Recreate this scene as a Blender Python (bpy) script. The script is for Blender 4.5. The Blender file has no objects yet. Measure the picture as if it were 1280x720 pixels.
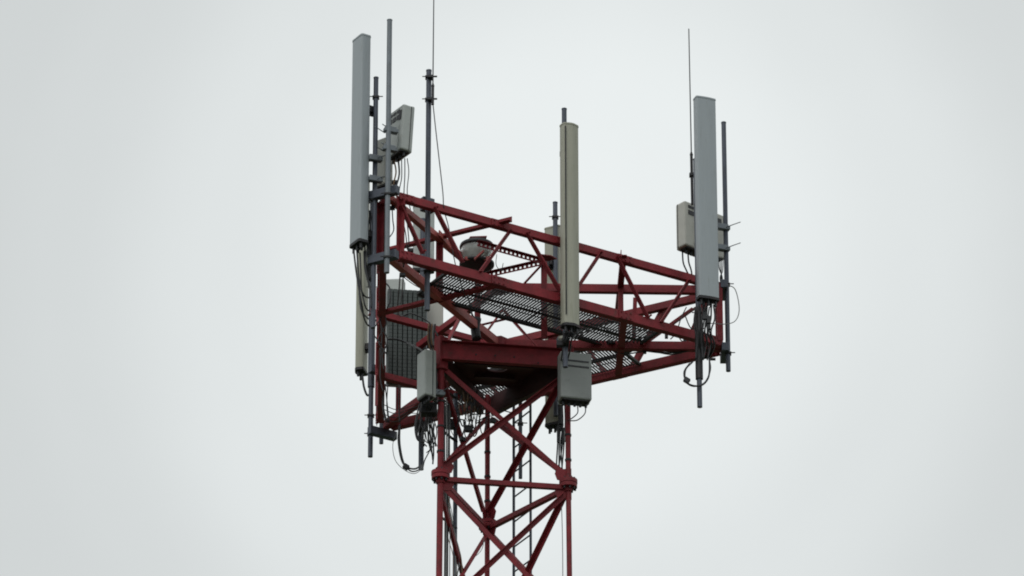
import bpy, math, random
from mathutils import Vector, Matrix
random.seed(7)
C = bpy.context.scene
col = C.collection
R = math.radians

# ------------------------------------------------------------------ camera
CAM = Vector((0.112, -43.0, 1.6)); PITCH = R(26.463); F = 7019.0
cd = bpy.data.cameras.new('camera'); cam = bpy.data.objects.new('camera', cd); col.objects.link(cam)
cam.location = CAM; cam.rotation_euler = (math.pi/2 + PITCH, 0, 0)
cd.sensor_width = 36; cd.lens = F/1280*36; cd.clip_end = 4000; cd.clip_start = .5
C.camera = cam

# ------------------------------------------------------------------ world: overcast sky, lens vignette put into its colour around the view centre
SUN_EL, SUN_AZ = R(52), R(208)         # veiled sun high behind the camera, to the left
w = bpy.data.worlds.new('World'); C.world = w; w.use_nodes = True
nt = w.node_tree; N = nt.nodes; L = nt.links
bg = N['Background']; bg.inputs['Strength'].default_value = 0.1
sky = N.new('ShaderNodeTexSky'); sky.sky_type = 'NISHITA'; sky.sun_disc = False
sky.sun_elevation = SUN_EL; sky.sun_rotation = SUN_AZ; sky.dust_density = 4
tc = N.new('ShaderNodeTexCoord')
n1 = N.new('ShaderNodeTexNoise'); n1.inputs['Scale'].default_value = 14.0; n1.inputs['Detail'].default_value = 3; n1.inputs['Roughness'].default_value = .45
L.new(tc.outputs['Generated'], n1.inputs['Vector'])
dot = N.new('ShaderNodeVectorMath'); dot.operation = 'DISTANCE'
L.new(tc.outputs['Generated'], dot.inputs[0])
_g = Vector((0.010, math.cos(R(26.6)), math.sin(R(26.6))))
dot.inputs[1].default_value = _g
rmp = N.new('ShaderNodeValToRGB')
_st = [(0, .85), (.034, .82), (.0627, .745), (.0912, .665), (.104, .645), (.16, .6), (.45, .60), (1.0, .78)]  # vignette falloff across the frame, then brighter sky outside it to light front faces
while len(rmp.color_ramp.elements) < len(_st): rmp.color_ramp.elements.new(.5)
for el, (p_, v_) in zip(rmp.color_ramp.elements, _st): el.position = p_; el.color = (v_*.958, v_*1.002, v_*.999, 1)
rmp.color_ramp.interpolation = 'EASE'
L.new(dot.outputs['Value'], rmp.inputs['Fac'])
mr = N.new('ShaderNodeMapRange'); mr.inputs['From Min'].default_value = .3; mr.inputs['From Max'].default_value = .7
mr.inputs['To Min'].default_value = .975; mr.inputs['To Max'].default_value = 1.025
L.new(n1.outputs['Fac'], mr.inputs['Value'])
ml = N.new('ShaderNodeVectorMath'); ml.operation = 'SCALE'
ml2 = N.new('ShaderNodeMath'); ml2.operation = 'MULTIPLY'; ml2.inputs[1].default_value = 10.75
L.new(mr.outputs['Result'], ml2.inputs[0])
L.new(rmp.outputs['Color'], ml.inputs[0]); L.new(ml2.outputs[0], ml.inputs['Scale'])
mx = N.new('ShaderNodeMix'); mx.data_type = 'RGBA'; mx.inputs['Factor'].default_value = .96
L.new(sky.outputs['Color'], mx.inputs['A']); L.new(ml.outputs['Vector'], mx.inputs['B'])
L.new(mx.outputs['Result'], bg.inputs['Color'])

sd = bpy.data.lights.new('sun', 'SUN'); sd.energy = .9; sd.angle = R(25); sd.color = (1, .97, .93)
so = bpy.data.objects.new('sun', sd); col.objects.link(so)
_s = Vector((math.sin(SUN_AZ)*math.cos(SUN_EL), math.cos(SUN_AZ)*math.cos(SUN_EL), math.sin(SUN_EL)))
so.rotation_euler = _s.to_track_quat('Z', 'Y').to_euler(); so.location = (0, 0, 60)
C.render.engine = 'CYCLES'; C.cycles.filter_width = 1.9
C.view_settings.view_transform = 'Standard'; C.view_settings.look = 'None'
C.view_settings.exposure = 0; C.view_settings.gamma = 1

# ------------------------------------------------------------------ materials
def mat(name, base, rough=.5, metal=0., var=.25, scale=6., dirt=None, dirt_amt=0., streak=False, bump=0., spec=.5):
    m = bpy.data.materials.new(name); m.use_nodes = True
    nt = m.node_tree; N = nt.nodes; L = nt.links; b = N['Principled BSDF']
    tc = N.new('ShaderNodeTexCoord'); mp = N.new('ShaderNodeMapping')
    L.new(tc.outputs['Object'], mp.inputs['Vector'])
    if streak: mp.inputs['Scale'].default_value = (1, 1, .08)
    no = N.new('ShaderNodeTexNoise'); no.inputs['Scale'].default_value = scale; no.inputs['Detail'].default_value = 6
    no.inputs['Roughness'].default_value = .6
    L.new(mp.outputs['Vector'], no.inputs['Vector'])
    r = N.new('ShaderNodeValToRGB')
    r.color_ramp.elements[0].position = .3; r.color_ramp.elements[1].position = .7
    r.color_ramp.elements[0].color = (*[c*(1-var) for c in base], 1)
    r.color_ramp.elements[1].color = (*[min(1, c*(1+var)) for c in base], 1)
    L.new(no.outputs['Fac'], r.inputs['Fac']); out = r.outputs['Color']
    if dirt:
        n2 = N.new('ShaderNodeTexNoise'); n2.inputs['Scale'].default_value = scale*2.3; n2.inputs['Detail'].default_value = 8
        n2.inputs['Roughness'].default_value = .7
        L.new(mp.outputs['Vector'], n2.inputs['Vector'])
        r2 = N.new('ShaderNodeValToRGB'); r2.color_ramp.elements[0].position = .55; r2.color_ramp.elements[1].position = .72
        r2.color_ramp.elements[0].color = (0, 0, 0, 1); r2.color_ramp.elements[1].color = (dirt_amt,)*3+(1,)
        L.new(n2.outputs['Fac'], r2.inputs['Fac'])
        mx = N.new('ShaderNodeMix'); mx.data_type = 'RGBA'
        L.new(r2.outputs['Color'], mx.inputs['Factor']); L.new(out, mx.inputs['A']); mx.inputs['B'].default_value = (*dirt, 1)
        out = mx.outputs['Result']
    L.new(out, b.inputs['Base Color'])
    mr = N.new('ShaderNodeMapRange'); mr.inputs['To Min'].default_value = max(.05, rough-.12); mr.inputs['To Max'].default_value = min(1, rough+.15)
    L.new(no.outputs['Fac'], mr.inputs['Value']); L.new(mr.outputs['Result'], b.inputs['Roughness'])
    b.inputs['Metallic'].default_value = metal; b.inputs['Specular IOR Level'].default_value = spec
    if bump:
        bp = N.new('ShaderNodeBump'); bp.inputs['Strength'].default_value = bump; bp.inputs['Distance'].default_value = .004
        n3 = N.new('ShaderNodeTexNoise'); n3.inputs['Scale'].default_value = 60
        L.new(tc.outputs['Object'], n3.inputs['Vector']); L.new(n3.outputs['Fac'], bp.inputs['Height']); L.new(bp.outputs['Normal'], b.inputs['Normal'])
    return m
RED = mat('red_paint', (.195, .019, .026), .58, var=.34, scale=7, dirt=(.06, .028, .02), dirt_amt=.8, bump=.3, spec=.3)
REDL = mat('light_red_paint', (.40, .085, .075), .5, var=.3, scale=6, dirt=(.12, .04, .03), dirt_amt=.5, bump=.3)  # lighter red for one pair of radial arms, hub tie and beacon brackets
GALV = mat('galvanised_steel', (.066, .076, .1), .5, .3, var=.22, scale=9, dirt=(.06, .06, .06), dirt_amt=.5, bump=.2)
GALVL = mat('light_galvanised_steel', (.155, .175, .195), .5, .3, var=.2, scale=9, dirt=(.12, .12, .11), dirt_amt=.5, bump=.2)
PGREY = mat('grey_radome', (.30, .335, .36), .45, var=.035, scale=26, dirt=(.2, .215, .21), dirt_amt=.6, streak=True)
PBEIGE = mat('weathered_beige_radome', (.33, .33, .27), .6, var=.06, scale=24, dirt=(.17, .18, .12), dirt_amt=.7, streak=True)
BOXL = mat('light_grey_cast_housing', (.36, .385, .375), .5, var=.08, scale=6, dirt=(.2, .2, .18), dirt_amt=.4)
BOXC = mat('cream_housing', (.42, .42, .385), .55, var=.08, scale=6, dirt=(.2, .19, .15), dirt_amt=.4)
BOXD = mat('dull_grey_housing', (.23, .245, .24), .5, var=.1, scale=5, dirt=(.1, .1, .1), dirt_amt=.4)
RIB = mat('dark_green_grey_casting', (.04, .052, .05), .55, var=.2, scale=8, dirt=(.04, .05, .05), dirt_amt=.5)
BLACK = mat('black_rubber', (.012, .013, .017), .5, var=.3, scale=12)
DARK = mat('dark_steel', (.02, .02, .023), .55, .3, var=.4, scale=10, dirt=(.08, .035, .03), dirt_amt=.5)
DARKRED = mat('shaded_red_plate', (.06, .02, .022), .6, var=.4, scale=7, dirt=(.02, .015, .015), dirt_amt=.6)  # red darkened to stand for the shade under the mast head
CABG = mat('grey_cable_jacket', (.20, .21, .21), .5, var=.2, scale=12)
OCHRE = mat('ochre_tape', (.16, .09, .04), .6, var=.3, scale=20)
GROUND = mat('meadow', (.055, .07, .035), .95, var=.35, scale=.6)
def glass():
    m = bpy.data.materials.new('dusty_glass'); m.use_nodes = True; b = m.node_tree.nodes['Principled BSDF']
    b.inputs['Base Color'].default_value = (.86, .9, .88, 1); b.inputs['Roughness'].default_value = .1
    b.inputs['Transmission Weight'].default_value = .7; b.inputs['IOR'].default_value = 1.35
    return m
GLASS = glass()

# ------------------------------------------------------------------ mesh helpers
class MB:
    def __init__(s): s.v = []; s.f = []; s.sm = []
    def add(s, vs, fs, smooth=False):
        o = len(s.v); s.v += [Vector(p) for p in vs]
        for f in fs: s.f.append([o+i for i in f]); s.sm.append(smooth)
        return s
    def box(s, c, sx, sy, sz, rz=0, M=None):
        c = Vector(c); m = M or Matrix.Rotation(rz, 3, 'Z')
        vs = [c + m @ Vector((x*sx/2, y*sy/2, z*sz/2)) for z in (-1, 1) for x, y in ((-1, -1), (1, -1), (1, 1), (-1, 1))]
        return s.add(vs, [(3, 2, 1, 0), (4, 5, 6, 7), (0, 1, 5, 4), (1, 2, 6, 5), (2, 3, 7, 6), (3, 0, 4, 7)])
    def prism(s, poly, z0, z1, smooth=False, top=1.0):
        n = len(poly); cx = sum(p[0] for p in poly)/n; cy = sum(p[1] for p in poly)/n
        vs = [Vector((p[0], p[1], z0)) for p in poly] + [Vector((cx+(p[0]-cx)*top, cy+(p[1]-cy)*top, z1)) for p in poly]
        s.add(vs, [[i, (i+1) % n, n+(i+1) % n, n+i] for i in range(n)], smooth)
        s.caps(vs, n)
        return s
    def caps(s, vs, n):
        s.add(vs[:n], [list(reversed(range(n)))]); s.add(vs[-n:], [list(range(n))]); return s
    def sweep(s, a, b, prof, ref):
        """extrude a closed 2-D profile (u, v) from a to b; v runs along ref made perpendicular to the run"""
        a = Vector(a); b = Vector(b); d = (b-a).normalized(); v = Vector(ref); v = (v - d*v.dot(d)).normalized(); u = d.cross(v)
        n = len(prof)
        vs = [a+u*p[0]+v*p[1] for p in prof]+[b+u*p[0]+v*p[1] for p in prof]
        s.add(vs, [[i, (i+1) % n, n+(i+1) % n, n+i] for i in range(n)])
        o = len(s.v)-2*n
        s.f.append([o+i for i in reversed(range(n))]); s.sm.append(False)
        s.f.append([o+n+i for i in range(n)]); s.sm.append(False)
        return s
    def bar(s, a, b, wd, ht, ref=(0, 0, 1)):
        w2, h2 = wd/2, ht/2
        return s.sweep(a, b, [(-w2, -h2), (w2, -h2), (w2, h2), (-w2, h2)], ref)
    def angle(s, a, b, leg, t=.006, ref=(0, 0, 1), flip=1):
        l = leg; p = [(0, 0), (l, 0), (l, t), (t, t), (t, l), (0, l)]
        p = [(flip*(x-l/2), y-l/2) for x, y in p]
        if flip < 0: p.reverse()
        return s.sweep(a, b, p, ref)
    def tube(s, a, b, r, n=14, r2=None):
        a = Vector(a); b = Vector(b); d = (b-a).normalized()
        u = d.orthogonal().normalized(); v = d.cross(u); r2 = r if r2 is None else r2
        k = [(math.cos(2*math.pi*i/n), math.sin(2*math.pi*i/n)) for i in range(n)]
        vs = [a+(u*c+v*q)*r for c, q in k]+[b+(u*c+v*q)*r2 for c, q in k]
        s.add(vs, [[i, (i+1) % n, n+(i+1) % n, n+i] for i in range(n)], True)
        s.caps(vs, n)
        return s
    def path(s, pts, r, n=6, seg=6):
        P = [Vector(p) for p in pts]
        if len(P) > 2:
            Q = [P[0]*2-P[1]]+P+[P[-1]*2-P[-2]]; out = []
            for i in range(1, len(Q)-2):
                p0, p1, p2, p3 = Q[i-1:i+3]
                for k in range(seg):
                    t = k/seg
                    out.append(.5*((2*p1)+(p2-p0)*t+(2*p0-5*p1+4*p2-p3)*t*t+(3*p1-p0-3*p2+p3)*t**3))
            out.append(P[-1]); P = out
        rings = []; u = None
        for i, p in enumerate(P):
            d = (P[min(i+1, len(P)-1)]-P[max(i-1, 0)]).normalized()
            u = d.orthogonal().normalized() if u is None else (u-d*u.dot(d)).normalized()
            v = d.cross(u)
            rings.append([p+(u*math.cos(2*math.pi*k/n)+v*math.sin(2*math.pi*k/n))*r for k in range(n)])
        vs = [q for g in rings for q in g]
        s.add(vs, [[i*n+k, i*n+(k+1) % n, (i+1)*n+(k+1) % n, (i+1)*n+k] for i in range(len(P)-1) for k in range(n)], True)
        o = len(s.v)-len(vs)
        s.f.append([o+k for k in reversed(range(n))]); s.sm.append(False)
        s.f.append([o+len(vs)-n+k for k in range(n)]); s.sm.append(False)
        return s
    def lathe(s, c, prof, n=28):
        c = Vector(c); vs = []
        for r, z in prof: vs += [c+Vector((r*math.cos(2*math.pi*i/n), r*math.sin(2*math.pi*i/n), z)) for i in range(n)]
        return s.add(vs, [[k*n+i, k*n+(i+1) % n, (k+1)*n+(i+1) % n, (k+1)*n+i] for k in range(len(prof)-1) for i in range(n)], True)
    def build(s, name, m, root=None, parent=None, bevel=0, label=None):
        """root: the Empty whose place the mesh is measured from; parent: the part it hangs under (default root)"""
        o0 = Vector(root['_o']) if root else Vector((0, 0, 0))
        me = bpy.data.meshes.new(name); me.from_pydata([v-o0 for v in s.v], [], s.f); me.update()
        me.polygons.foreach_set('use_smooth', s.sm); me.materials.append(m)
        o = bpy.data.objects.new(name, me); col.objects.link(o)
        if root: o.parent = parent or root
        if bevel:
            b = o.modifiers.new('bevel', 'BEVEL'); b.width = bevel; b.segments = 2; b.limit_method = 'ANGLE'; b.angle_limit = R(40)
        if label: o['label'] = label
        return o

def tag(o, label, cat, group=None):
    o['label'] = label; o['category'] = cat
    if group: o['group'] = group
    return o
def thing(name, loc, label, cat, group=None):
    o = bpy.data.objects.new(name, None); col.objects.link(o); o.location = loc; o.empty_display_size = .1
    o['_o'] = tuple(loc); return tag(o, label, cat, group)

# ------------------------------------------------------------------ measuring helpers (a photo point on a real plane of the tower)
_ce, _se = math.cos(PITCH), math.sin(PITCH)
def ray(px, py):
    x = (px-640)/F; u = (360-py)/F
    return Vector((x, _ce-u*_se, _se+u*_ce))
def Y(px, py, y):
    d = ray(px, py); return CAM+d*((y-CAM.y)/d.y)
def Z(px, py, z):
    d = ray(px, py); return CAM+d*((z-CAM.z)/d.z)
def PL(px, py, p, n):
    d = ray(px, py); return CAM+d*((Vector(p)-CAM).dot(n)/d.dot(n))

# ------------------------------------------------------------------ tower frame of reference
ZT, ZB, ZC = 23.010, 22.472, 21.061
def pol(r, a, z=0): return Vector((r*math.cos(R(a)), r*math.sin(R(a)), z))
HR, MR = 1.991, .6246
HA = (241.54, 1.54, 121.54); MA = (219.0, 339.0, 99.0)
Pc = [pol(HR, a) for a in HA]; Mc = [pol(MR, a) for a in MA]
def up(p, z): return Vector((p.x, p.y, z))
N1 = pol(1, HA[0]+60); N3 = pol(1, HA[1]+60); N13 = pol(1, HA[2]+60)   # outward normals of faces P1P2, P2P3, P3P1
def F1(px, py, off=0): return PL(px, py, Pc[0]+N1*off, N1)
def F3(px, py, off=0): return PL(px, py, Pc[1]+N3*off, N3)
UP = Vector((0, 0, 1))

# ------------------------------------------------------------------ ground
g = MB(); n = 40; S = 1500
vs = []; fs = []
for j in range(n+1):
    for i in range(n+1):
        x = (i/n*2-1); y = (j/n*2-1)
        x = math.copysign(abs(x)**2, x)*S; y = math.copysign(abs(y)**2, y)*S
        vs.append((x, y, -.02+.5*math.sin(x*.013)*math.sin(y*.011)*min(1, math.hypot(x, y)/300)))
for j in range(n):
    for i in range(n): a = j*(n+1)+i; fs.append((a, a+1, a+n+2, a+n+1))
gr = g.add(vs, fs, True).build('ground', GROUND); gr['kind'] = 'structure'
fp = MB().box((0, 0, .2), 2.6, 2.6, .44).build('concrete_footing', BOXD, bevel=.02)
tag(fp, 'square concrete footing under the lattice mast', 'footing')

# ------------------------------------------------------------------ the lattice mast
mast = thing('lattice_mast', (0, 0, .42), 'dark red three-legged lattice mast of round tubes with bolted flange collars below the platform', 'mast')
ZMT = 22.30                                 # top of the mast
PH = 1.30                                   # height of a panel between collars
cz = [ZC - PH*k for k in range(16) if ZC-PH*k > 1.0]
spread = lambda z: 1 + max(0, (ZC-z))*0.012
def leg(i, z): return up(Mc[i]*spread(z), z)
LR = [.0265, .0225, .022]
for i in range(3):
    m = MB(); m.tube(leg(i, .42), leg(i, ZC), LR[i], 18); m.tube(leg(i, ZC), leg(i, ZMT-(.2 if i < 2 else .02)), LR[i], 18)
    lo = m.build('leg', RED, mast)
    for k, z in enumerate(cz[:4]):
        m = MB(); c = leg(i, z)
        m.tube(c+UP*.002, c+UP*.036, .077, 24); m.tube(c-UP*.034, c-UP*.002, .074, 24)
        m.tube(c+UP*.034, c+UP*.07, LR[i]+.012, 18); m.tube(c-UP*.07, c-UP*.034, LR[i]+.012, 18)
        m.build('flange', RED, mast, lo, bevel=.002)
        m = MB()
        for q in range(8):
            a = R(45*q+12); p = c+Vector((math.cos(a), math.sin(a), 0))*.058
            m.tube(p-UP*.056, p+UP*.05, .009, 6)
        m.build('flange_bolts', DARK, mast, lo)
    for dz in (.22, .45, .68):              # step clamps on the front leg
        if i != 1 or dz != .68:
            m = MB(); c = leg(i, ZC+dz); m.tube(c-UP*.008, c+UP*.008, LR[i]+.006, 14); m.build('clamp_ring', DARK, mast, lo)
def shrink(a, b, s0, s1):
    d = (b-a).normalized(); return a+d*s0, b-d*s1
def gusset(p, d1, d2, sz=.1):
    """small plate in the plane of a mast face"""
    m = MB(); d1 = d1.normalized(); d2 = d2.normalized()
    q = [p-d1*sz*.25-d2*sz*.6, p+d1*sz*.9-d2*sz*.45, p+d1*sz*1.1+d2*sz*.1, p+d1*sz*.9+d2*sz*.45, p-d1*sz*.25+d2*sz*.6]
    nn = d1.cross(d2).normalized()*.004
    k = len(q); m.add([v-nn for v in q]+[v+nn for v in q], [list(reversed(range(k))), [k+i for i in range(k)]]+[[i, (i+1) % k, k+(i+1) % k, k+i] for i in range(k)])
    return m
for k, z in enumerate(cz[:5]):
    zt = ZMT-.22 if k == 0 else cz[k-1]-.07
    for i in range(3):
        j = (i+1) % 3; fn = (leg(i, z)+leg(j, z)); fn.z = 0; fn.normalize()
        a, b = shrink(leg(i, z-.015), leg(j, z-.015), .05, .05)
        if k < 4: MB().angle(a+UP*(-.02), b+UP*(-.02), .042, .006, UP, 1 if i else -1).build('horizontal_strut', RED, mast)
        # two crossing diagonals, one each side of the gusset plane
        a, b = shrink(leg(i, z+.06), leg(j, zt), .06, .05); o = fn*.022
        MB().angle(a+o, b+o, .042, .006, fn, 1).build('diagonal_brace', RED, mast)
        a, b = shrink(leg(j, z+.06), leg(i, zt), .06, .05)
        MB().angle(a-o, b-o, .042, .006, -fn, 1).build('diagonal_brace', RED, mast)
        if k < 4:
            for (p, q, s) in ((i, j, 1), (j, i, 1)):
                hd = leg(q, z)-leg(p, z)
                gusset(leg(p, z+.08), hd, UP, .105).build('gusset_plate', RED, mast)
                gusset(leg(p, z-.08), hd, UP, .105).build('gusset_plate', RED, mast)
# rest of the mast down to the ground, one panel above the other
for k, z in enumerate(cz[5:]):
    zt = cz[4+k]
    for i in range(3):
        j = (i+1) % 3
        m = MB(); m.bar(leg(i, z), leg(j, zt), .04, .04); m.bar(leg(j, z)+UP*.01, leg(i, zt), .036, .036); m.bar(leg(i, z), leg(j, z), .036, .036)
        m.build('lower_bracing', RED, mast)
# mast head: three deep channel beams, floor plate with a round hatch
for i in range(3):
    j = (i+1) % 3; fn = (Mc[i]+Mc[j]).normalized(); d = (Mc[j]-Mc[i]).normalized()
    a = up(Mc[i], 22.195)+fn*.035-d*.0; b = up(Mc[j], 22.195)+fn*.035+d*.0
    m = MB(); m.sweep(a, b, [(0, -.088), (.05, -.088), (.05, -.082), (.006, -.082), (.006, .082), (.05, .082), (.05, .088), (0, .088)], UP)
    m.build('head_beam', RED if i == 0 else DARKRED, mast)  # the two rear beams take the shade-darkened red
    mb = MB()
    for t in (.27, .42, .57, .76):
        p = a.lerp(b, t)+UP*(-.01 if t != .76 else -.05); mb.tube(p+fn*.0, p+fn*.013, .008, 6)
    mb.build('head_beam_bolts', DARK, mast)
for i in range(2):
    m = MB(); p = Mc[i]; m.box(up(p, 22.19), (.085, .085, .06)[i], (.085, .085, .06)[i], .30, R(MA[i])); m.build('head_post', RED, mast, bevel=.004)
    m = MB(); m.tube(up(p, 22.035), up(p, 22.055), .055, 20); m.build('head_post_collar', RED, mast)
# floor plate
hole = Z(622, 458.5, 22.288); hr = .097
A0, B0, C0 = Mc[0]*.93, Mc[1]*.93, Mc[2]*.93
outer = [A0, B0]+[up(Z(a, b, 22.288), 0) for a, b in ((640, 503), (634, 483), (596, 480), (590, 497))]
nn = 96; ring_i = [Vector((hole.x+hr*math.cos(2*math.pi*i/nn), hole.y+hr*math.sin(2*math.pi*i/nn), 0)) for i in range(nn)]
def edge_pt(c, a):
    d = Vector((math.cos(a), math.sin(a), 0)); best = None
    for i in range(len(outer)):
        p, q = outer[i], outer[(i+1) % len(outer)]; e = q-p
        den = d.x*e.y-d.y*e.x
        if abs(den) < 1e-9: continue
        t = ((p.x-c.x)*e.y-(p.y-c.y)*e.x)/den; s = ((p.x-c.x)*d.y-(p.y-c.y)*d.x)/den
        if t > 0 and -1e-6 <= s <= 1+1e-6 and (best is None or t < best): best = t
    return c+d*best
hc = Vector((hole.x, hole.y, 0)); ring_o = [edge_pt(hc, 2*math.pi*i/nn) for i in range(nn)]
m = MB(); vs = []
for z in (22.284, 22.292): vs += [up(p, z) for p in ring_i]+[up(p, z) for p in ring_o]
fs = []
for i in range(nn):
    j = (i+1) % nn
    fs += [(i, j, nn+j, nn+i), (2*nn+i, 3*nn+i, 3*nn+j, 2*nn+j), (i, 2*nn+i, 2*nn+j, j), (nn+i, nn+j, 3*nn+j, 3*nn+i)]
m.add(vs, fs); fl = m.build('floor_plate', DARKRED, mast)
m = MB(); m.lathe(hc, [(hr, 22.293), (hr+.012, 22.293), (hr+.012, 22.299), (hr, 22.299), (hr, 22.293)], 28); m.build('hatch_rim', DARKRED, mast, fl)
for t in (.35, .7):
    a = A0.lerp(B0, .1).lerp(C0, t*.8); b = B0.lerp(A0, .1).lerp(C0, t*.8)
    MB().angle(up(a, 22.255), up(b, 22.255), .05, .006, UP, 1).build('floor_joist', DARKRED, mast)

# ------------------------------------------------------------------ triangular antenna platform
plat = thing('triangular_platform', (0, 0, ZMT), 'dark red triangular truss platform with steel grating walkways crowning the lattice mast', 'platform')
T = .318
CUT = .055
def chord(a, b, z, w=.062, m=RED, name='chord', flip=1, t=.007):
    return MB().angle(up(a, z), up(b, z), w, t, UP, flip).build(name, m, plat)
edges = [(0, 1), (1, 2), (2, 0)]
for (i, j) in edges:
    a = Pc[i].lerp(Pc[j], CUT if (i, j) != (0, 1) else .045); b = Pc[i].lerp(Pc[j], 1-CUT*.6)
    MB().bar(up(a, ZT), up(b, ZT), .05, .07).build('top_chord', RED, plat, bevel=.004)
    MB().bar(up(a, ZB), up(b, ZB), .06, .084).build('bottom_chord', RED, plat, bevel=.004)
for i in range(3):
    a = Pc[i]*.955; b = pol(.06, HA[i])
    mt = REDL if i == 0 else RED
    MB().bar(up(a, ZT-.004), up(b, ZT-.004), .05, .056 if i != 1 else .075).build('radial_arm', mt, plat, bevel=.003)
    MB().bar(up(a, ZB-.006), up(b, ZB-.006), .06, .074).build('radial_arm', mt, plat, bevel=.003)
    j, k = (i+1) % 3, (i+2) % 3
    p = Pc[i].lerp(Pc[j], T); q = Pc[i].lerp(Pc[k], T); d = (p-q).normalized()
    chord(q-d*.08, p+d*.13 if i != 1 else p+d*.03, ZT+.03, .052, RED, 'tie_beam')
    chord(q-d*.03, p+d*.03, ZB-.012, .056, RED, 'tie_beam')
    c = (p+q)/2
    MB().angle(up(c, ZB-.05), up(c, ZT+.02), .046, .006, pol(1, HA[i])).build('vertical_post', RED, plat)
    pd = pol(1, HA[i]+90)
    for z in (ZT, ZB-.06):                  # grey corner beams carrying the mounting poles
        c = Pc[i]*(1.0 if i == 0 else .985 if i == 2 else .965)
        mm = MB().sweep(up(c, z)-pd*.135, up(c, z)+pd*.135, [(-.03, -.038), (.03, -.038), (.03, .038), (-.03, .038)], UP)
        mm.build('corner_beam', GALV, plat, bevel=.004)
    # upright corner posts of each face
    for s in (1, -1):
        c = Pc[i]*.945+pd*.1*s
        MB().angle(up(c, ZB), up(c, ZT), .05, .006, pol(1, HA[i])).build('corner_post', RED, plat)
for z in (ZB, ZT): MB().tube(up(Vector((0, 0, 0)), z-.045), up(Vector((0, 0, 0)), z+.045), .075, 6).build('centre_hub', RED, plat)
def node_plate(c, nrm, wd, ht):
    rz = math.atan2(nrm.y, nrm.x)+math.pi/2; m = MB().box(c, wd, .008, ht, rz)
    d = Vector((math.cos(rz), math.sin(rz), 0))
    for a in (-.32, 0, .32):
        for b in (-.3, .3):
            p = c+d*wd*a+UP*ht*b; m.tube(p-nrm*.012, p+nrm*.012, .008, 6)
    m.build('gusset_plate', RED, plat)
for (i, j, nn_) in ((0, 1, N1), (1, 2, N3), (2, 0, N13)):
    for t_ in (.06, .318, .5, .682, .93):
        for z in (ZT, ZB):
            node_plate(up(Pc[i].lerp(Pc[j], t_), z)+nn_*(.0295 if z == ZT else .0345), nn_, .14, .062 if z == ZT else .076)
# bracing of the front face
fb = [((503, 256), (530, 316), .046), ((545, 258), (580, 327), .05), ((638.5, 288), (600, 341), .032), ((660, 290), (702, 364), .046),
      ((752, 315), (715, 371), .032), ((773, 320), (812, 397), .046), ((862, 350), (826, 404), .032)]
for a, b, w in fb:
    o = .034 if w > .04 else .03
    pa, pb = F1(*a, o), F1(*b, o)
    m = MB().angle(pa, pb, w, .005, N1, -1); d = (pb-pa).normalized()
    for p in (pa+d*.01, pb-d*.01): m.tube(p-N1*.02, p+N1*.034, .009, 6)
    m.build('face_brace', RED, plat)
# bracing of the other two faces, same rhythm
for (i, j, nn_) in ((1, 2, N3), (2, 0, N13)):
    ts = [(.07, .145, .046), (.19, .29, .046), (.45, .35, .032), (.50, .61, .046), (.75, .65, .032), (.80, .89, .046)]
    for t0, t1, w in ts:
        a = up(Pc[i].lerp(Pc[j], t0), ZT)+nn_*.03; b = up(Pc[i].lerp(Pc[j], t1), ZB)+nn_*.03
        MB().angle(a, b, w, .005, nn_, -1).build('face_brace', RED, plat)
# inner bracing around the hub
H1, H2, H3 = Z(549, 291, ZT), Z(680, 328, ZT), Z(597, 347, ZT)
for h in (H2, H3): MB().angle(h, up(h, ZMT), .052, .006, (0, -1, 0)).build('hub_post', RED, plat)
def perf(a, b, hh=.046):
    """channel with a row of punched holes"""
    a = Vector(a); b = Vector(b); d = (b-a); ln = d.length; d.normalize(); pitch = .042; n_ = int(ln/pitch); m = MB(); s = d.cross(UP).normalized()
    ho = .0095; t = .003
    m.bar(a+UP*(hh/4+ho/2), b+UP*(hh/4+ho/2), t, hh/2-ho); m.bar(a-UP*(hh/4+ho/2), b-UP*(hh/4+ho/2), t, hh/2-ho)
    for k in range(n_+1):
        c0 = a+d*(k*pitch+ho); c1 = a+d*min(ln, (k+1)*pitch-ho)
        if (c1-c0).dot(d) > 0: m.bar(c0, c1, t, 2*ho)
    m.bar(a+UP*hh/2+s*.015, b+UP*hh/2+s*.015, .03, t)
    return m
perf(H1.lerp(H2, .36), H2).build('perforated_channel', RED, plat)
perf(H3.lerp(H2, .05), H2).build('perforated_channel', RED, plat)
MB().bar(H1, H3, .012, .05).build('hub_tie', REDL, plat)
m = MB(); q = [H2+Vector(v) for v in ((-.05, -.06, .05), (.06, -.03, .05), (.11, .03, .05), (.03, .07, .05), (-.06, .03, .05))]
m.add([v-UP*.004 for v in q]+[v+UP*.004 for v in q], [list(reversed(range(5))), [5+i for i in range(5)]]+[[i, (i+1) % 5, 5+(i+1) % 5, 5+i] for i in range(5)])
m.build('hub_plate', RED, plat)
for a, b, w in [(Y(628, 387, .25), Y(602, 423, -.1), .02), (Y(629, 387, .25), Y(676, 440, -.1), .02), (Y(602, 406, .2), Y(636, 398, .2), .014),
                (Y(577, 391, .5), Y(556, 433, .0), .034), (H2-UP*.03+Vector((-.03, 0, 0)), Y(655, 354, -.4), .02),
                (F3(867, 384), Z(804, 429, ZB), .038), (Y(794, 371, .3), Y(792, 432, .3), .036)]:
    MB().angle(a, b, w, .005, (0, -1, .2)).build('inner_brace', RED, plat)

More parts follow.
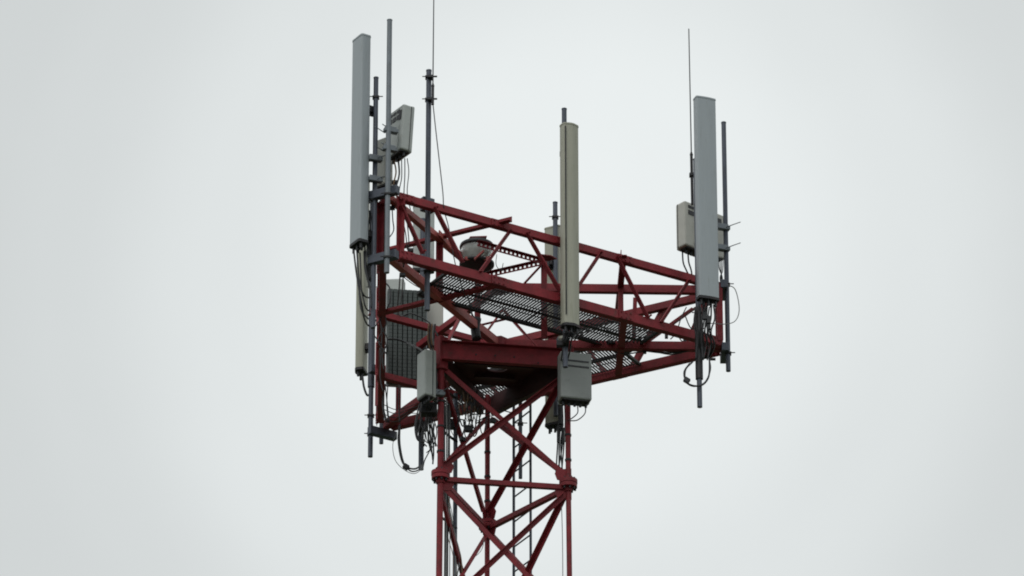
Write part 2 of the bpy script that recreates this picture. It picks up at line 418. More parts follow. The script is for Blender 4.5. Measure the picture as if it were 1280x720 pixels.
# gratings: bearing bars with rods across, open to the sky
def grating(origin, du, dv, lu, lv, z, name):
    m = MB(); h = .017
    nb = int(lu/.0275)
    for k in range(nb+1):
        p = origin+du*(k*lu/nb); m.bar(up(p, z), up(p+dv*lv, z), .0045, h)
    nr = int(lv/.11)
    for k in range(nr+1):
        p = origin+dv*(k*lv/nr); m.bar(up(p, z+.004), up(p+du*lu, z+.004), .006, .006)
    o = m.build(name, DARK, plat)
    return o
def frame_bar(a, b, z, w=.035, mt=None):
    MB().angle(up(a, z), up(b, z), w, .005, UP).build('grating_frame', mt or DARK, plat)
for (i, j, nn_, a0, a1, wd) in ((0, 1, N1, .19, .80, .50), (1, 2, N3, .25, .80, .50)):
    du = (Pc[j]-Pc[i]).normalized(); L_ = (Pc[j]-Pc[i]).length
    o0 = Pc[i]+du*L_*a0-nn_*.045
    pieces = 2 if i < 2 else 1; seg = L_*(a1-a0)/pieces
    for k in range(pieces):
        p = o0+du*seg*k
        grating(p+du*.006, du, -nn_, seg-.012, wd, ZB+.02, 'walkway_grating')
    p0, p1 = o0, o0+du*L_*(a1-a0)
    frame_bar(p0-nn_*wd, p1-nn_*wd, ZB+.01); frame_bar(p0, p0-nn_*wd, ZB+.008, .022); frame_bar(p1, p1-nn_*wd, ZB+.008, .022)
    frame_bar(p0-nn_*wd*.52, p1-nn_*wd*.52, ZB+.0, .022)

# ------------------------------------------------------------------ mounting poles
def pole(px, pt, pb, y, r, label, mt=GALV, clamps=(), group='galvanised mounting poles', name='mounting_pole', cap=True, clamp_mat=None):
    a = Y(px, pb, y); b = Y(px, pt, y); x = Y(px, (pt+pb)/2, y).x; a.x = b.x = x
    t = thing(name, a, label, 'pole', group)
    MB().tube(a, b, r, 20).build('tube', mt, t)
    m = MB()
    if cap: m.tube(b, b+UP*.008, r+.002, 20).build('end_cap', mt, t)
    for cp in clamps:
        c = Y(px, cp, y); c.x = x; m = MB()
        m.box(c, r*2+.016, r*2+.014, .018, 0); m.tube(c+Vector((-.055, -.02, .0)), c+Vector((.06, -.02, .0)), .005, 6)
        m.build('clamp', clamp_mat or DARK, t, bevel=.002)
    return t, x
p2, x2 = pole(485.3, 26, 341, -1.87, .0215, 'tallest bare light grey pole left of the whip antenna, nearest to the camera', GALVL, (243, 322))
p1, x1 = pole(468.2, 98, 410, -1.70, .0205, 'grey pole directly right of the tall left grey panel antenna', GALV, (122, 250, 322))
p3, x3 = pole(535.0, 89, 388, -1.44, .0225, 'grey pole with the long whip antenna clamped to its top, on the front truss', GALV, (97, 125, 340))
m = MB(); c = Y(534, 253, -1.44); m.box(c+Vector((0, .05, 0)), .11, .06, .12, R(31)); m.build('saddle_bracket', GALV, p3, bevel=.004)
p4, x4 = pole(872.2, 200, 509, -.30, .022, 'dark grey pole behind the right grey panel antenna, its end sticking out below', GALV, (392, 412))
MB().tube(Vector((x4, -.30, Y(872, 474, -.3).z)), Vector((x4, -.30, Y(872, 385, -.3).z)), .032, 20).build('sleeve', DARK, p4)
p5, x5 = pole(907.5, 154, 464, -.01, .0205, 'slim grey pole at the far right corner, the rightmost pole', GALV, (356, 442))
p6, x6 = pole(706, 137, 459, -.80, .0215, 'grey pole showing above the beige panel antenna in the middle', GALV, (425,))
p7, x7 = pole(694.5, 254, 520, 1.02, .021, 'grey pole rising behind the upper left edge of the beige middle panel', GALV, (272,))
p8, x8 = pole(464.8, 255, 571, 1.72, .022, 'grey pole hanging lowest at the left corner beside the cream panel', GALV, (360, 520, 543))
MB().tube(Vector((x8, 1.72, Y(465, 484, 1.72).z)), Vector((x8, 1.72, Y(465, 240, 1.72).z)), .031, 20).build('sleeve', GALV, p8)
p9, x9 = pole(527.5, 275, 587, 1.56, .0235, 'dark grey pole ending low left of the front mast leg above the cable loop', GALV, (530,))
p10, x10 = pole(650.5, 470, 598, 1.1, .017, 'thin dark pole hanging between the ladder rails under the platform', GALV, (530,))
p11, x11 = pole(477, 480, 554.5, 1.80, .019, 'short grey pole stub under the left corner plate', GALV)
# plate under the left corner
q = [Y(466, 534, 1.62), Y(466, 541, 1.62), Y(494, 548, 1.95), Y(496, 538, 1.95)]

# ------------------------------------------------------------------ panel antennas
def rounded(w, d, rad, bulge=0, n=5):
    """footprint, front at -y, back at +y; front corners rounded, front slightly bowed"""
    P = []
    for k in range(n+1):
        a = math.pi+ (math.pi/2)*k/n; P.append((-w/2+rad+rad*math.cos(a), -d/2+rad+rad*math.sin(a)))
    if bulge:
        for k in range(1, 6):
            t = k/6; P.append((-w/2+rad+(w-2*rad)*t, -d/2-bulge*math.sin(math.pi*t)))
    for k in range(n+1):
        a = 1.5*math.pi+(math.pi/2)*k/n; P.append((w/2-rad+rad*math.cos(a), -d/2+rad+rad*math.sin(a)))
    P += [(w/2, d/2-.012), (w/2-.012, d/2), (-w/2+.012, d/2), (-w/2, d/2-.012)]
    return P
def panel(pxc, pt, pb, y, w, d, az, mt, label, poles=None, bulge=0, rad=.02, seam=False, plugs=5, capm=None, cable_px=(), brk=(.12, .88)):
    """az: world azimuth (deg) the radome faces"""
    top = Y(pxc, pt, y); bot = Y(pxc, pb, y); x = Y(pxc, (pt+pb)/2, y).x; z0, z1 = bot.z, top.z
    rz = R(az+90); cs, sn = math.cos(rz), math.sin(rz)
    t = thing('panel_antenna', (x, y, z0), label, 'antenna', 'tall sector panel antennas')
    fp = rounded(w, d, rad, bulge); W = lambda u, v: (x+u*cs-v*sn, y+u*sn+v*cs)
    MB().prism([W(*p) for p in fp], z0+.02, z1-.012, True).build('radome', mt, t)
    fp2 = rounded(w+.006, d+.006, rad+.002, bulge)
    MB().prism([W(*p) for p in fp2], z1-.014, z1, False, .985).build('top_cap', mt, t)
    MB().prism([W(*p) for p in fp2], z0, z0+.024, False).build('bottom_cap', capm or DARK, t)
    if seam:
        m = MB(); a = W(-w/2+rad*.45, -d/2-.0005); m.box((a[0], a[1], (z0+z1)/2+.03), .006, .012, (z1-z0)*.93, rz); m.build('seam', DARK, t)
    m = None
    for k in range(plugs):
        u = -w/2+w*(k+.8)/(plugs+.6); a = W(u, .01 if k % 2 else -.015)
        MB().tube((a[0], a[1], z0-.05), (a[0], a[1], z0+.002), .011, 10).build('connector', BLACK, t)
    for s in brk:
        zc = z0+(z1-z0)*s; m = MB(); c = W(0, d/2+.035); m.box((c[0], c[1], zc), .07, .07, .05, rz); m.box((c[0], c[1], zc), .03, .09, .09, rz)
        m.build('mounting_bracket', DARK, t, bevel=.003)
    return t, x, z0, W
def fac(side): return None
L1, lx, lz, LW = panel(450.3, 48, 307, -1.72, .165, .092, 212, PGREY, 'tall light grey panel antenna at upper left, leftmost of all', rad=.018, brk=(.06, .66))
R1, rx, rz_, RW = panel(882.6, 124, 376, -.46, .182, .078, -69, PGREY, 'tall light grey panel antenna on the right corner of the platform', rad=.012, bulge=.006)
M1, mxx, mz, MW = panel(712.3, 157, 410, -.95, .15, .085, -62, PBEIGE, 'tall weathered beige panel antenna in the middle of the front truss', rad=.03, bulge=.012, seam=True)
B1, bx, bz, BW = panel(692.5, 285, 533, 1.10, .15, .08, 62, PBEIGE, 'beige panel antenna mostly hidden behind the middle panel, seen from behind', brk=(.15, .8))
L2, l2x, l2z, L2W = panel(453, 220, 466, 1.85, .15, .08, 165, PBEIGE, 'cream panel antenna low at the left corner, partly behind the grey panel', rad=.03, bulge=.01, plugs=3)
S1, s1x, s1z, S1W = panel(529.5, 259, 340, 1.62, .19, .06, 95, BOXL, 'short pale panel antenna seen through the left end of the truss', plugs=3, brk=(.3,))

# ------------------------------------------------------------------ remote radio units and small boxes
def unit(pxc, pt, pb, y, w, d, az, mt, label, name='radio_unit', back=True, plugs=4, slots=False, group='remote radio boxes', rimm=None, louvre=False):
    """az: direction of the face with recesses and clamps"""
    top = Y(pxc, pt, y); bot = Y(pxc, pb, y); x = Y(pxc, (pt+pb)/2, y).x; z0, z1 = bot.z, top.z; h = z1-z0
    rz = R(az+90); cs, sn = math.cos(rz), math.sin(rz); W = lambda u, v: (x+u*cs-v*sn, y+u*sn+v*cs)
    t = thing(name, (x, y, z0), label, 'radio unit', group)
    MB().box((x, y, (z0+z1)/2), w, d, h, rz).build('housing', mt, t, bevel=.014)
    a = W(0, d/2-.004); MB().box((a[0], a[1], (z0+z1)/2), w*.94, .03, h*1.03, rz).build('front_cover', mt, t, bevel=.01)
    for sx in (-1, 1):
        a = W(sx*(w/2+.0005), d/2-.026); MB().box((a[0], a[1], (z0+z1)/2), .004, .006, h*.97, rz).build('seam', DARK, t)
    MB().box((x, y, z0-.004), w*.86, d*.8, .012, rz).build('base_plate', DARK, t)
    if louvre:
        m = MB(); a = W(w*.33, -d/2-.0025); m.box((a[0], a[1], z1-h*.22), w*.16, .008, h*.2, rz); m.build('handle_recess', BLACK, t)
        for r_ in range(2):
            m = MB()
            for k in range(3):
                a = W(-w*.32+w*.25*k, -d/2-.0015); m.box((a[0], a[1], z1-h*(.11+.13*r_)), w*.19, .006, h*(.06+.04*r_), rz)
            m.build('handle_recess', BLACK, t)
        m = MB(); a = W(0, -d/2-.003); m.box((a[0], a[1], z0+h*.32), w*.6, .006, h*.5, rz); m.build('rear_plate', mt, t, bevel=.003)
    if slots:
        for k in range(2):
            a = W(.01, -d/2-.001); MB().box((a[0], a[1], z1-.085-k*.05), w*.74, .006, .014, rz).build('vent_slot', BLACK, t)
    for k in range(plugs):
        a = W(-w*.36+w*.72*k/max(1, plugs-1), .0)
        MB().tube((a[0], a[1], z0-.045), (a[0], a[1], z0), .011, 10).build('connector', BLACK, t)
    return t, W, z0, z1
def clampset(root, px, pys, y, dx=.06, mt=GALVL, bolts=1):
    for py in pys:
        c = Y(px, py, y); m = MB()
        m.box(c, .12, .055, .034, R(20)); m.box(c+Vector((0, -.03, .0)), .10, .02, .05, R(20))
        m.build('pole_clamp', mt, root, bevel=.004)
        m = MB()
        for k in (-1, 1):
            b = c+Vector((.03*k, 0, .012*k)); m.tube(b+Vector((-.02, .02, 0)), b+Vector((dx*2.0, -.07, .01)), .004, 6)
        m.build('clamp_bolts', GALVL, root)
U1, U1W, _, _ = unit(498.5, 138, 194, -1.66, .24, .105, 212, BOXL, 'light grey radio box clamped high on the tallest pole with dark recesses', louvre=True)
U1.rotation_euler = (0, R(3), 0)
clampset(U1, 487.5, (164, 187), -1.84, -.05)
U2, U2W, _, _ = unit(478.5, 176, 234, -1.45, .14, .09, 230, BOXC, 'cream radio box wedged between the two left poles')
clampset(U2, 469, (199, 225), -1.73, .05)
U3, U3W, _, _ = unit(875.5, 263, 318, .06, .46, .12, -50, BOXC, 'wide cream radio box half hidden behind the right panel antenna', louvre=True, plugs=7)
clampset(U3, 903.5, (285, 311), -.03, .06)
U4, U4W, _, _ = unit(718, 444, 502, -.46, .27, .13, -76, BOXD, 'grey box with two dark slots hanging under the beige middle panel', slots=True, plugs=5)
U5, U5W, _, _ = unit(532.5, 441, 498, -.50, .15, .10, -150, BOXL, 'narrow light grey radio box clamped to the front left mast leg', plugs=4)
clampset(U5, 547, (492,), -.46, .03)
U6, U6W, _, _ = unit(493.5, 351, 430, 1.42, .17, .1, -95, BOXL, 'pale box whose top shows behind the ribbed antenna, left of the two', plugs=2, back=False)
U7, U7W, _, _ = unit(535, 369, 432, 1.35, .26, .1, -80, BOXC, 'cream box behind the ribbed antenna, just left of the truss post', plugs=2)

# ribbed active antenna seen from its finned back
t = thing('ribbed_antenna', Y(508, 478, 1.2), 'dark ribbed antenna unit with vertical cooling fins at the left corner', 'antenna')
x = Y(508, 420, 1.2).x; z0 = Y(508, 480, 1.2).z; z1 = Y(508, 364, 1.2).z; rz = R(8)
MB().box((x, 1.2, (z0+z1)/2), .345, .07, z1-z0, rz).build('housing', RIB, t, bevel=.01)
for k in range(8):
    u = -.1505+.301*k/7; m = MB(); zz = z0+.02
    while zz < z1-.03:
        m.box((x+u*math.cos(rz)+.055*math.sin(rz), 1.2+u*math.sin(rz)-.055*math.cos(rz), zz+.016), .033, .04, .0335, rz); zz += .036
    m.build('cooling_fin', RIB, t)
MB().box((x, 1.27, (z0+z1)/2), .36, .05, (z1-z0)*1.0, rz).build('radome', PGREY, t, bevel=.015)
m = MB(); m.box((x-.1, 1.12, z1-.30), .22, .04, .05, rz); m.build('mounting_bracket', DARK, t)

# ------------------------------------------------------------------ whip antennas
def whip(px0, py0, px1, py1, y, r, label, base):
    a = Y(px1, py1, y); b = Y(px0, py0, y)
    t = thing('whip_antenna', a, label, 'antenna')
    MB().tube(a, b, r, 8, r*.75).build('rod', BLACK, t)
    d = (b-a).normalized(); L_ = (b-a).length
    MB().tube(a, a+d*L_*base, r*2.1, 12).build('base_tube', DARK, t)
    MB().tube(a+d*L_*base, a+d*(L_*base+.03), r*2.6, 12, r).build('ferrule', DARK, t)
    return t, a
W1, w1a = whip(542.8, -60, 540.9, 131, -1.50, .0055, 'long thin whip antenna leaving the top of the picture', .12)
for py in (97, 125):
    c = Y(538.3, py, -1.47); MB().box(c, .05, .07, .02, 0).tube(c+Vector((.0, -.02, 0)), c+Vector((.055, -.02, 0)), .008, 8).build('clamp', BLACK, W1)
W2, w2a = whip(861, 36, 865.5, 256, -.25, .006, 'thin shorter whip antenna left of the right grey panel', .28)
c = Y(864.5, 219, -.25); MB().box(c, .04, .05, .025).build('clamp', BLACK, W2)

# ------------------------------------------------------------------ obstruction beacon
bc = Y(596, 331, -.62)
bt = thing('obstruction_beacon', bc, 'round glass obstruction beacon under a red plate inside the truss', 'lamp')
MB().lathe(bc, [(0, -.02), (.12, -.02), (.148, -.008), (.148, .012), (.13, .02), (0, .02)], 32).build('base_disc', BLACK, bt)
MB().lathe(bc, [(.105, .02), (.128, .07), (.136, .14), (.134, .16), (.124, .16), (.126, .14), (.118, .07), (.095, .02), (.105, .02)], 32).build('glass_drum', GLASS, bt)
MB().lathe(bc, [(.118, .158), (.142, .150), (.148, .165), (.142, .185), (.118, .20), (.06, .215), (0, .22)], 32).build('rim', DARK, bt)
m = MB(); m.tube(bc+UP*.055, bc+UP*.15, .07, 24, .09); m.tube(bc+UP*.02, bc+UP*.055, .04, 16); lf = m.build('added_diffuser', BOXC, bt)  # pale core added inside the drum to brighten the glass
m = MB(); m.bar(bc+Vector((0, -.01, .02)), bc+Vector((0, -.01, .25)), .035, .02, (0, 1, 0)); m.build('support_strap', RED, bt)
m = MB(); m.add([bc+Vector(v) for v in ((-.055, -.08, .22), (.085, -.08, .225), (.07, .06, .245), (-.09, .06, .24), (-.055, -.08, .23), (.085, -.08, .235), (.07, .06, .255), (-.09, .06, .25))],
        [(3, 2, 1, 0), (4, 5, 6, 7), (0, 1, 5, 4), (1, 2, 6, 5), (2, 3, 7, 6), (3, 0, 4, 7)]); m.build('top_plate', RED, bt)
for s in (-1, 1):
    m = MB(); m.bar(bc+Vector((-.11*s, -.07, .0)), bc+Vector((.10*s, -.12, -.0)), .02, .03); m.build('foot_bracket', REDL, bt)
m = MB(); m.bar(bc+Vector((-.02, -.16, -.03)), bc+Vector((.06, -.16, .05)), .012, .03, (0, 1, 0)); m.build('latch', REDL, bt)

# ------------------------------------------------------------------ ladder behind the mast
yl = .62
la = Y(642.3, 500, yl); lb = Y(663.3, 488, yl+.02)
xa = Y(642, 600, yl).x; xb = Y(663.5, 600, yl+.28).x; ya, yb = yl, yl-.0
ya, yb = .68, .42
xa = Y(642.2, 600, ya).x; xb = Y(663.2, 600, yb).x
lt = thing('ladder', ((xa+xb)/2, (ya+yb)/2, .45), 'narrow grey steel ladder running up inside the lattice mast', 'ladder')
for (X_, Y_, rr) in ((xa, ya, .0125), (xb, yb, .0115)):
    MB().tube((X_, Y_, .45), (X_, Y_, 22.42), rr, 12).build('rail', GALV, lt)
z = .7
k = 0
while z < 22.4 and k < 95:
    MB().tube((xa, ya, z), (xb, yb, z), .007, 8).build('rung', GALV, lt); z += .232; k += 1

# ------------------------------------------------------------------ cables
def cab(root, name, pts, r, mt=BLACK, n=6): return MB().path(pts, r, n).build(name, mt, root)
def YP(y, *pp): return [Y(p[0], p[1], p[2] if len(p) > 2 else y) for p in pp]
J = 'jumper_cable'
# left grey panel: bundle leaving its foot
cab(L1, J, YP(-1.72, (442, 312), (446, 345), (452, 380), (456, 400, -1.5), (463, 408, -1.3), (470, 400, -1.2)), .0075)
cab(L1, J, YP(-1.72, (446, 312), (449, 350), (454, 368), (462, 372, -1.5), (468, 366, -1.4)), .0075)
cab(L1, J, YP(-1.70, (450, 316), (451, 338), (452, 362), (457, 384), (464, 390, -1.5)), .0065)
cab(L1, J, YP(-1.68, (455, 314), (456, 335), (460, 352), (464, 372), (466, 395)), .0065)
cab(L1, J, YP(-1.74, (459, 312), (457, 330), (459, 345), (463, 362), (464, 385)), .006)
cab(L1, J, YP(-1.66, (462, 270), (460, 290), (462, 318), (463, 350)), .006)
for k in range(9):
    x_ = 459+random.uniform(-2, 6); y_ = 236+random.uniform(0, 60); ln = random.uniform(60, 130)
    cab(L1, J, YP(-1.64, (x_, y_), (x_+random.uniform(-4, 3), y_+ln*.35), (x_+random.uniform(-4, 4), y_+ln*.7), (x_+random.uniform(-1, 5), y_+ln)), random.choice((.004, .005, .007)))
for k in range(5):
    x_ = 470+random.uniform(0, 9); y_ = 330+random.uniform(0, 120)
    cab(L1, J, YP(-.6, (x_, y_), (x_+random.uniform(-3, 8), y_+18), (x_+random.uniform(-6, 3), y_+38), (x_+4, y_+55)), .0055)
cab(L2, J, YP(1.8, (453, 470), (455, 484), (459, 494), (463, 492)), .010)
cab(L2, J, YP(1.75, (448, 352), (451, 385), (459, 397), (464, 400)), .007)
# right grey panel
for i, (a, b) in enumerate(((874, .0), (879, .01), (884, -.01), (889, .0), (892, .01))):
    cab(R1, J, YP(-.42, (a, 381), (a+1.5*math.sin(i*2), 398), (a-2+2*math.cos(i), 415), (a+1, 432, -.35), (878+i*2, 448, -.25)), .0075)
for a in (881, 886):
    c = Y(a, 395+(a-881), -.43); MB().box(c, .035, .03, .07).build('surge_arrester', BLACK, R1, bevel=.004)
c = Y(886, 409, -.42); MB().box(c, .03, .03, .05).build('surge_arrester', BLACK, R1, bevel=.004)
cab(p5, 'loop_cable', YP(-.1, (909, 356), (919, 362), (924, 385), (920, 400), (908, 405), (885, 404)), .004, CABG)
cab(U3, J, YP(-.02, (853, 314), (854, 328), (858, 338), (864, 350)), .007)
cab(U3, J, YP(-.02, (860, 317), (861, 328), (864, 338), (866, 352)), .007)
for k in range(4): cab(U3, J, YP(.0, (898+k*2, 322), (899+k*1.4, 336+k), (903-k, 347), (902, 362)), .004)
# loops below right corner
lp = thing('cable_loop', Y(866, 480, -.3), 'black cable loop with a coupling hanging under the right corner', 'cable')
cab(lp, 'cable', YP(-.34, (866, 452), (857, 462), (857, 476), (866, 482), (878, 481), (886, 470), (887, 448)), .008)
cab(lp, 'cable', YP(-.30, (862, 454), (855, 465), (858, 478), (868, 483), (881, 478), (888, 462), (886, 446)), .006)
MB().box(Y(858.5, 475.5, -.36), .05, .04, .045, .4, Matrix.Rotation(.6, 3, 'Y')).build('coupling', BLACK, lp, bevel=.006)
MB().tube(Y(890, 449, -.3)-Vector((.03, 0, 0)), Y(890, 449, -.3)+Vector((.03, 0, 0)), .012, 10).build('plug', BLACK, lp)
# cables strung along the right radial arm
rc = thing('cable_run', Y(800, 425, .0), 'black cables slung in bows along the right arm of the platform', 'cable')
cab(rc, 'cable', YP(.15, (718, 425, -.3), (730, 416, -.2), (745, 412), (765, 418), (790, 424), (812, 420), (840, 414), (866, 425)), .0065)
cab(rc, 'cable', YP(.12, (716, 424, -.3), (726, 414, -.2), (750, 409), (772, 417), (800, 413), (838, 408), (868, 432)), .006, CABG)
cab(rc, 'cable', YP(.05, (745, 433), (768, 437), (800, 438), (830, 441), (858, 439), (870, 432)), .0075)
cab(rc, 'cable', YP(.10, (754, 434), (780, 442), (812, 439), (840, 443), (868, 436)), .006)
cab(rc, 'cable', YP(.05, (838, 424), (846, 418), (852, 426), (862, 428)), .005)
cab(rc, 'cable', YP(-.1, (858, 384), (852, 396), (848, 408)), .005); cab(rc, 'cable', YP(-.1, (857, 396), (862, 408), (868, 414)), .005)
for px, py in ((727, 419), (833, 419), (856, 425), (806, 438)):
    MB().box(Y(px, py, .05), .028, .03, .06).build('cable_hanger', BLACK, rc, bevel=.004)
# middle
for k in range(4): cab(M1, J, YP(-.9, (706+4*k, 416), (705+3*k, 426), (703+3*k, 440, -.7), (700+2*k, 460, -.4)), .0075)
MB().box(Y(707, 424, -.85), .05, .05, .10).build('splice_box', DARK, M1, bevel=.004)
MB().box(Y(700, 430, -.75), .06, .06, .05).build('splice_box', BLACK, M1, bevel=.004)
cab(U4, J, YP(-.44, (722, 507), (722, 516), (716, 522), (711, 525, -.25)), .005)
cab(U4, J, YP(-.44, (732, 507), (731, 517), (722, 525), (713, 526, -.25)), .005)
bb = thing('feeder_bundle', Y(700, 560, -.1), 'black feeder cables with connectors beside the right mast leg', 'cable')
for k, (a, b) in enumerate(((698, 695), (700, 699), (703, 703), (702, 697), (706, 702))):
    cab(bb, 'cable', YP(-.1, (a, 506), (a+.5, 530), (697+2*k, 556), (b, 590)), .0065)
for px, py in ((698, 543), (704, 545), (701, 520)):
    MB().tube(Y(px, py+10, -.12), Y(px, py-10, -.12), .014, 10).build('connector', BLACK, bb)
MB().tube(Y(706, 552, -.12), Y(704, 536, -.12), .012, 10).build('connector', CABG, bb)
# left lower box cables
for k in range(5):
    cab(U5, J, YP(-.46, (525+4*k, 503), (524+4*k+2*math.sin(k), 522, -.35), (530+3*k, 545+4*k, -.2), (541, 560+5*k, -.2)) if k > 1 else YP(-.46, (525+4*k, 503), (519+k, 530), (521+2*k, 548), (528+2*k, 553)), .0065)
cab(U5, J, YP(-.3, (537, 515), (542, 535), (538, 560), (531, 575), (529, 583)), .0055)
cab(U5, J, YP(-.3, (541, 520), (546, 540), (541, 558), (533, 566)), .0045)
MB().box(Y(541, 472, -.40), .065, .06, .26, .4).build('mounting_bracket', DARK, U5, bevel=.006)
MB().box(Y(536, 512, -.35), .14, .10, .10).build('junction_box', DARK, U5, bevel=.008)
MB().box(Y(526, 532, 1.5), .11, .08, .09).build('clamp_block', DARK, p9, bevel=.006)
lo_ = thing('cable_loop', Y(505, 585, 1.2), 'black cable loop with a coupling swinging below the left platform beam', 'cable')
cab(lo_, 'cable', YP(1.3, (499, 532), (498, 552), (502, 575), (509, 584), (519, 586), (527, 581, 1.5)), .008)
cab(lo_, 'cable', YP(1.28, (500, 530), (500, 555), (505, 579), (514, 589), (524, 587), (529, 580, 1.5)), .006)
cab(lo_, 'cable', YP(1.3, (496, 540), (491, 556), (494, 575), (505, 587), (518, 592), (529, 585, 1.5)), .003, CABG)
MB().box(Y(507.5, 583.5, 1.27), .05, .04, .045, 0, Matrix.Rotation(.6, 3, 'Y')).build('coupling', BLACK, lo_, bevel=.006)
# drop cables seen over the left end
dc = thing('drop_cable', Y(553, 235, -1.5), 'thin black cable falling from the long whip past the truss', 'cable')
cab(dc, 'cable', YP(-1.47, (541, 128), (545, 165), (549, 200), (553.5, 240), (555, 262), (561, 285, -1.3), (567, 320, -1.3), (573, 345, -1.3), (582, 372, -1.1)), .0045)
lc = thing('cable_bundle', Y(500, 300, -1.5), 'thin black cables hanging from the upper left radio boxes to the corner', 'cable')
cab(lc, 'cable', YP(-1.6, (492, 198), (495, 215), (492, 232), (497, 250), (501, 280), (500, 310), (504, 330)), .0065, OCHRE)
cab(lc, 'cable', YP(-1.6, (498, 200), (499, 218), (495, 234), (494, 240)), .0075)
cab(lc, 'cable', YP(-1.6, (502, 200), (502, 222), (499, 240), (501, 262), (507, 292), (509, 312)), .0045)
cab(lc, 'cable', YP(-1.6, (506, 198), (506, 220), (505, 245), (508, 270), (511, 300), (510, 314)), .0045)
cab(lc, 'cable', YP(-1.6, (509, 198), (511, 215), (509, 240), (513, 262)), .004)
cab(lc, 'cable', YP(-1.6, (490, 258), (491, 275), (492, 288), (486, 298), (482, 306)), .005)
cab(lc, 'cable', YP(-1.6, (513, 313), (507, 325), (504, 334)), .006)
for px, py in ((513, 313), (490, 260), (503, 344), (493, 228)): MB().box(Y(px, py, -1.58), .05, .04, .03).build('connector', BLACK, lc, bevel=.006)
lf_ = thing('cable_bundle', Y(500, 380, .2), 'loose black cables drooping in front of the ribbed antenna', 'cable')
cab(lf_, 'cable', YP(.3, (500, 344, -1.3), (499, 360, -.8), (497, 385, -.4), (501, 395), (515, 392), (535, 402), (545, 415), (549, 425)), .006)
cab(lf_, 'cable', YP(.3, (484, 424), (495, 424), (510, 429), (524, 436, -.2), (530, 441, -.45)), .008)
cab(lf_, 'cable', YP(.3, (504, 344, -1.3), (503, 362, -.8), (501, 380, -.4)), .005)
for k in range(3): cab(lf_, 'cable', YP(-1.2, (504, 340+3*k), (516, 349+3*k), (525, 356+2*k, -.9)), .004)
cab(lf_, 'cable', YP(.2, (480, 352), (487, 360), (488, 375), (484, 385)), .007)
# bundle climbing beside the left mast leg
bl = thing('feeder_bundle', Y(560, 600, -.1), 'bundle of black and grey feeder cables on a rail behind the left mast leg', 'cable')
xs = [(555.5, 556, BLACK, .008), (558, 557.5, CABG, .007), (560.5, 559, BLACK, .0085), (562, 562, CABG, .004)]
for i, (a, b, mt, r_) in enumerate(xs):
    p = [Y(a, 500, -.12), Y(a+.6*math.sin(i), 560, -.12), Y(b, 640, -.12), Y(b, 724, -.12)]
    q_ = p[-1].copy(); q_.z = .5
    cab(bl, 'cable', p+[Vector((p[-1].x-.02, p[-1].y, 14.0)), q_], r_, mt)
pa = Y(568.5, 480, .1); pb = Y(568.5, 720, .1)
MB().tube((pb.x, .1, .5), (pb.x, .1, 22.05), .019, 12).build('conduit', GALV, bl)
for k in range(4): MB().bar((pa.x-.1, -.12, 22.0-.4*k), (pa.x+.02, .1, 22.0-.4*k), .02, .012).build('cable_bracket', DARK, bl)
gl = thing('guy_cable', Y(703, 715, .1), 'single thin cable hanging straight inside the right mast leg', 'cable')
cab(gl, 'cable', [Y(702, 633, -.18), Y(703, 670, -.18), Y(703.5, 720, -.18), Y(703.5, 800, -.18)], .0035, CABG)
# tangle under the mast head
tg = thing('cable_bundle', Y(580, 525, .1), 'tangle of thin black cables sagging under the mast head floor', 'cable')
for i in range(16):
    x0 = 556+random.random()*45; x1 = x0+random.uniform(-18, 22); y0 = 492+random.random()*20; yy = random.uniform(-.1, .4)
    sag = random.uniform(8, 24)
    cab(tg, 'cable', YP(yy, (x0, y0), ((x0+x1)/2-3, y0+sag), (x1, y0+random.uniform(8, 22)), (x1+random.uniform(-6, 6), y0+random.uniform(26, 40))), random.choice((.003, .004, .006)), random.choice((BLACK, BLACK, CABG)))
for px, py, s in ((586, 536, .07), (578, 549, .05), (616, 526, .05), (561, 515, .09), (561, 530, .10), (555, 520, .06)):
    MB().box(Y(px, py, .05), s, s*.7, s*.8, random.random()).build('junction_box', BLACK, tg, bevel=.006)
for i in range(14):
    x0 = random.uniform(556, 600); y0 = random.uniform(488, 530); yy = random.uniform(-.2, .5); w_ = random.uniform(5, 14)
    cab(tg, 'cable', YP(yy, (x0, y0), (x0+w_*.2, y0+random.uniform(10, 22)), (x0+w_*.6, y0+random.uniform(14, 26)), (x0+w_, y0-random.uniform(0, 8))), random.choice((.003, .0045, .006)), random.choice((BLACK, BLACK, OCHRE)))
cab(tg, 'cable', YP(.15, (590, 518), (607, 517), (625, 513), (640, 516)), .005); cab(tg, 'cable', YP(.15, (595, 530), (605, 522), (620, 519)), .004)
cab(tg, 'cable', YP(-.3, (604, 432), (612, 440), (622, 443), (632, 441), (640, 435)), .005, CABG)
cab(tg, 'cable', YP(-.5, (621, 318), (620, 330), (624, 337), (627, 337), (629, 329)), .003)
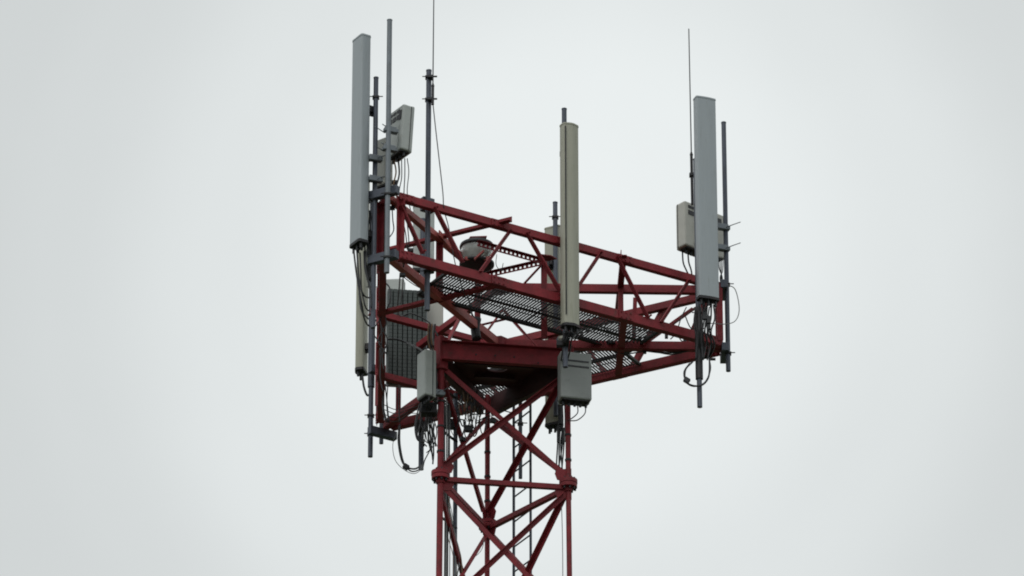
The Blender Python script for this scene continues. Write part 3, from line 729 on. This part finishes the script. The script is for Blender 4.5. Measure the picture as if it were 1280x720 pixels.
# ochre taped cables descending beside the ribbed antenna
oc = thing('taped_cables', Y(545, 440, -.4), 'ochre and grey taped cables sliding down to the front left mast leg', 'cable')
for k in range(5):
    cab(oc, 'cable', YP(-.35, (536+2*k, 405), (535+2*k, 425), (541+2.2*k, 446), (548+2*k, 458), (551+1.6*k, 470)), .0065, (OCHRE, DARK, OCHRE, CABG, BLACK)[k])
for i in range(7):
    a_ = random.uniform(552, 560); pts = [(a_, 615+random.uniform(0, 6)), (a_+4+random.uniform(-2, 2), 645), (a_+9+random.uniform(-3, 3), 672), (a_+15+random.uniform(-3, 3), 695), (a_+16+random.uniform(-3, 5), 722)]
    cab(bl, 'cable', YP(.05, *pts), random.choice((.003, .004, .0055)), random.choice((BLACK, OCHRE, CABG)))
cab(bl, 'cable', YP(.3, (605, 672), (603, 685), (596, 694), (588, 697)), .003, CABG)
for i in range(10):
    a_ = random.uniform(524, 545); cab(U5, J, YP(random.uniform(-.4, .1), (a_, 506), (a_+random.uniform(-5, 3), 524), (a_+random.uniform(-6, 4), 545), (a_+random.uniform(-2, 8), 558)), random.choice((.004, .006)))
for i in range(5):
    a_ = random.uniform(480, 500); cab(lf_, 'cable', YP(.9, (a_, 480), (a_+random.uniform(-3, 3), 505), (a_+random.uniform(-4, 6), 528)), .005)
for i in range(4):
    cab(lf_, 'cable', YP(1.1, (478, 505+6*i), (495, 512+5*i), (512, 508+3*i), (528, 500+6*i)), .0035)
for i in range(6):
    a_ = 868+random.uniform(0, 22); cab(R1, J, YP(-.35, (a_, 384), (a_+random.uniform(-4, 4), 405), (a_+random.uniform(-5, 5), 425), (a_+random.uniform(-4, 2), 450)), random.choice((.004, .006)))
# beacon feed
bf = thing('wrapped_joint', Y(595, 425, -.1), 'black wrapped cable joint on the post under the beacon', 'cable')
MB().path(YP(-.36, (596, 398), (594, 410), (596, 424)), .04, 12).build('wrapping', BLACK, bf)
cab(bf, 'cable', YP(-.34, (582, 365), (587, 378), (589, 390), (593, 402)), .007); cab(bf, 'cable', YP(-.34, (600, 372), (590, 378), (588, 386), (592, 396)), .006)

for o in list(bpy.data.objects):
    if '_o' in o: del o['_o']
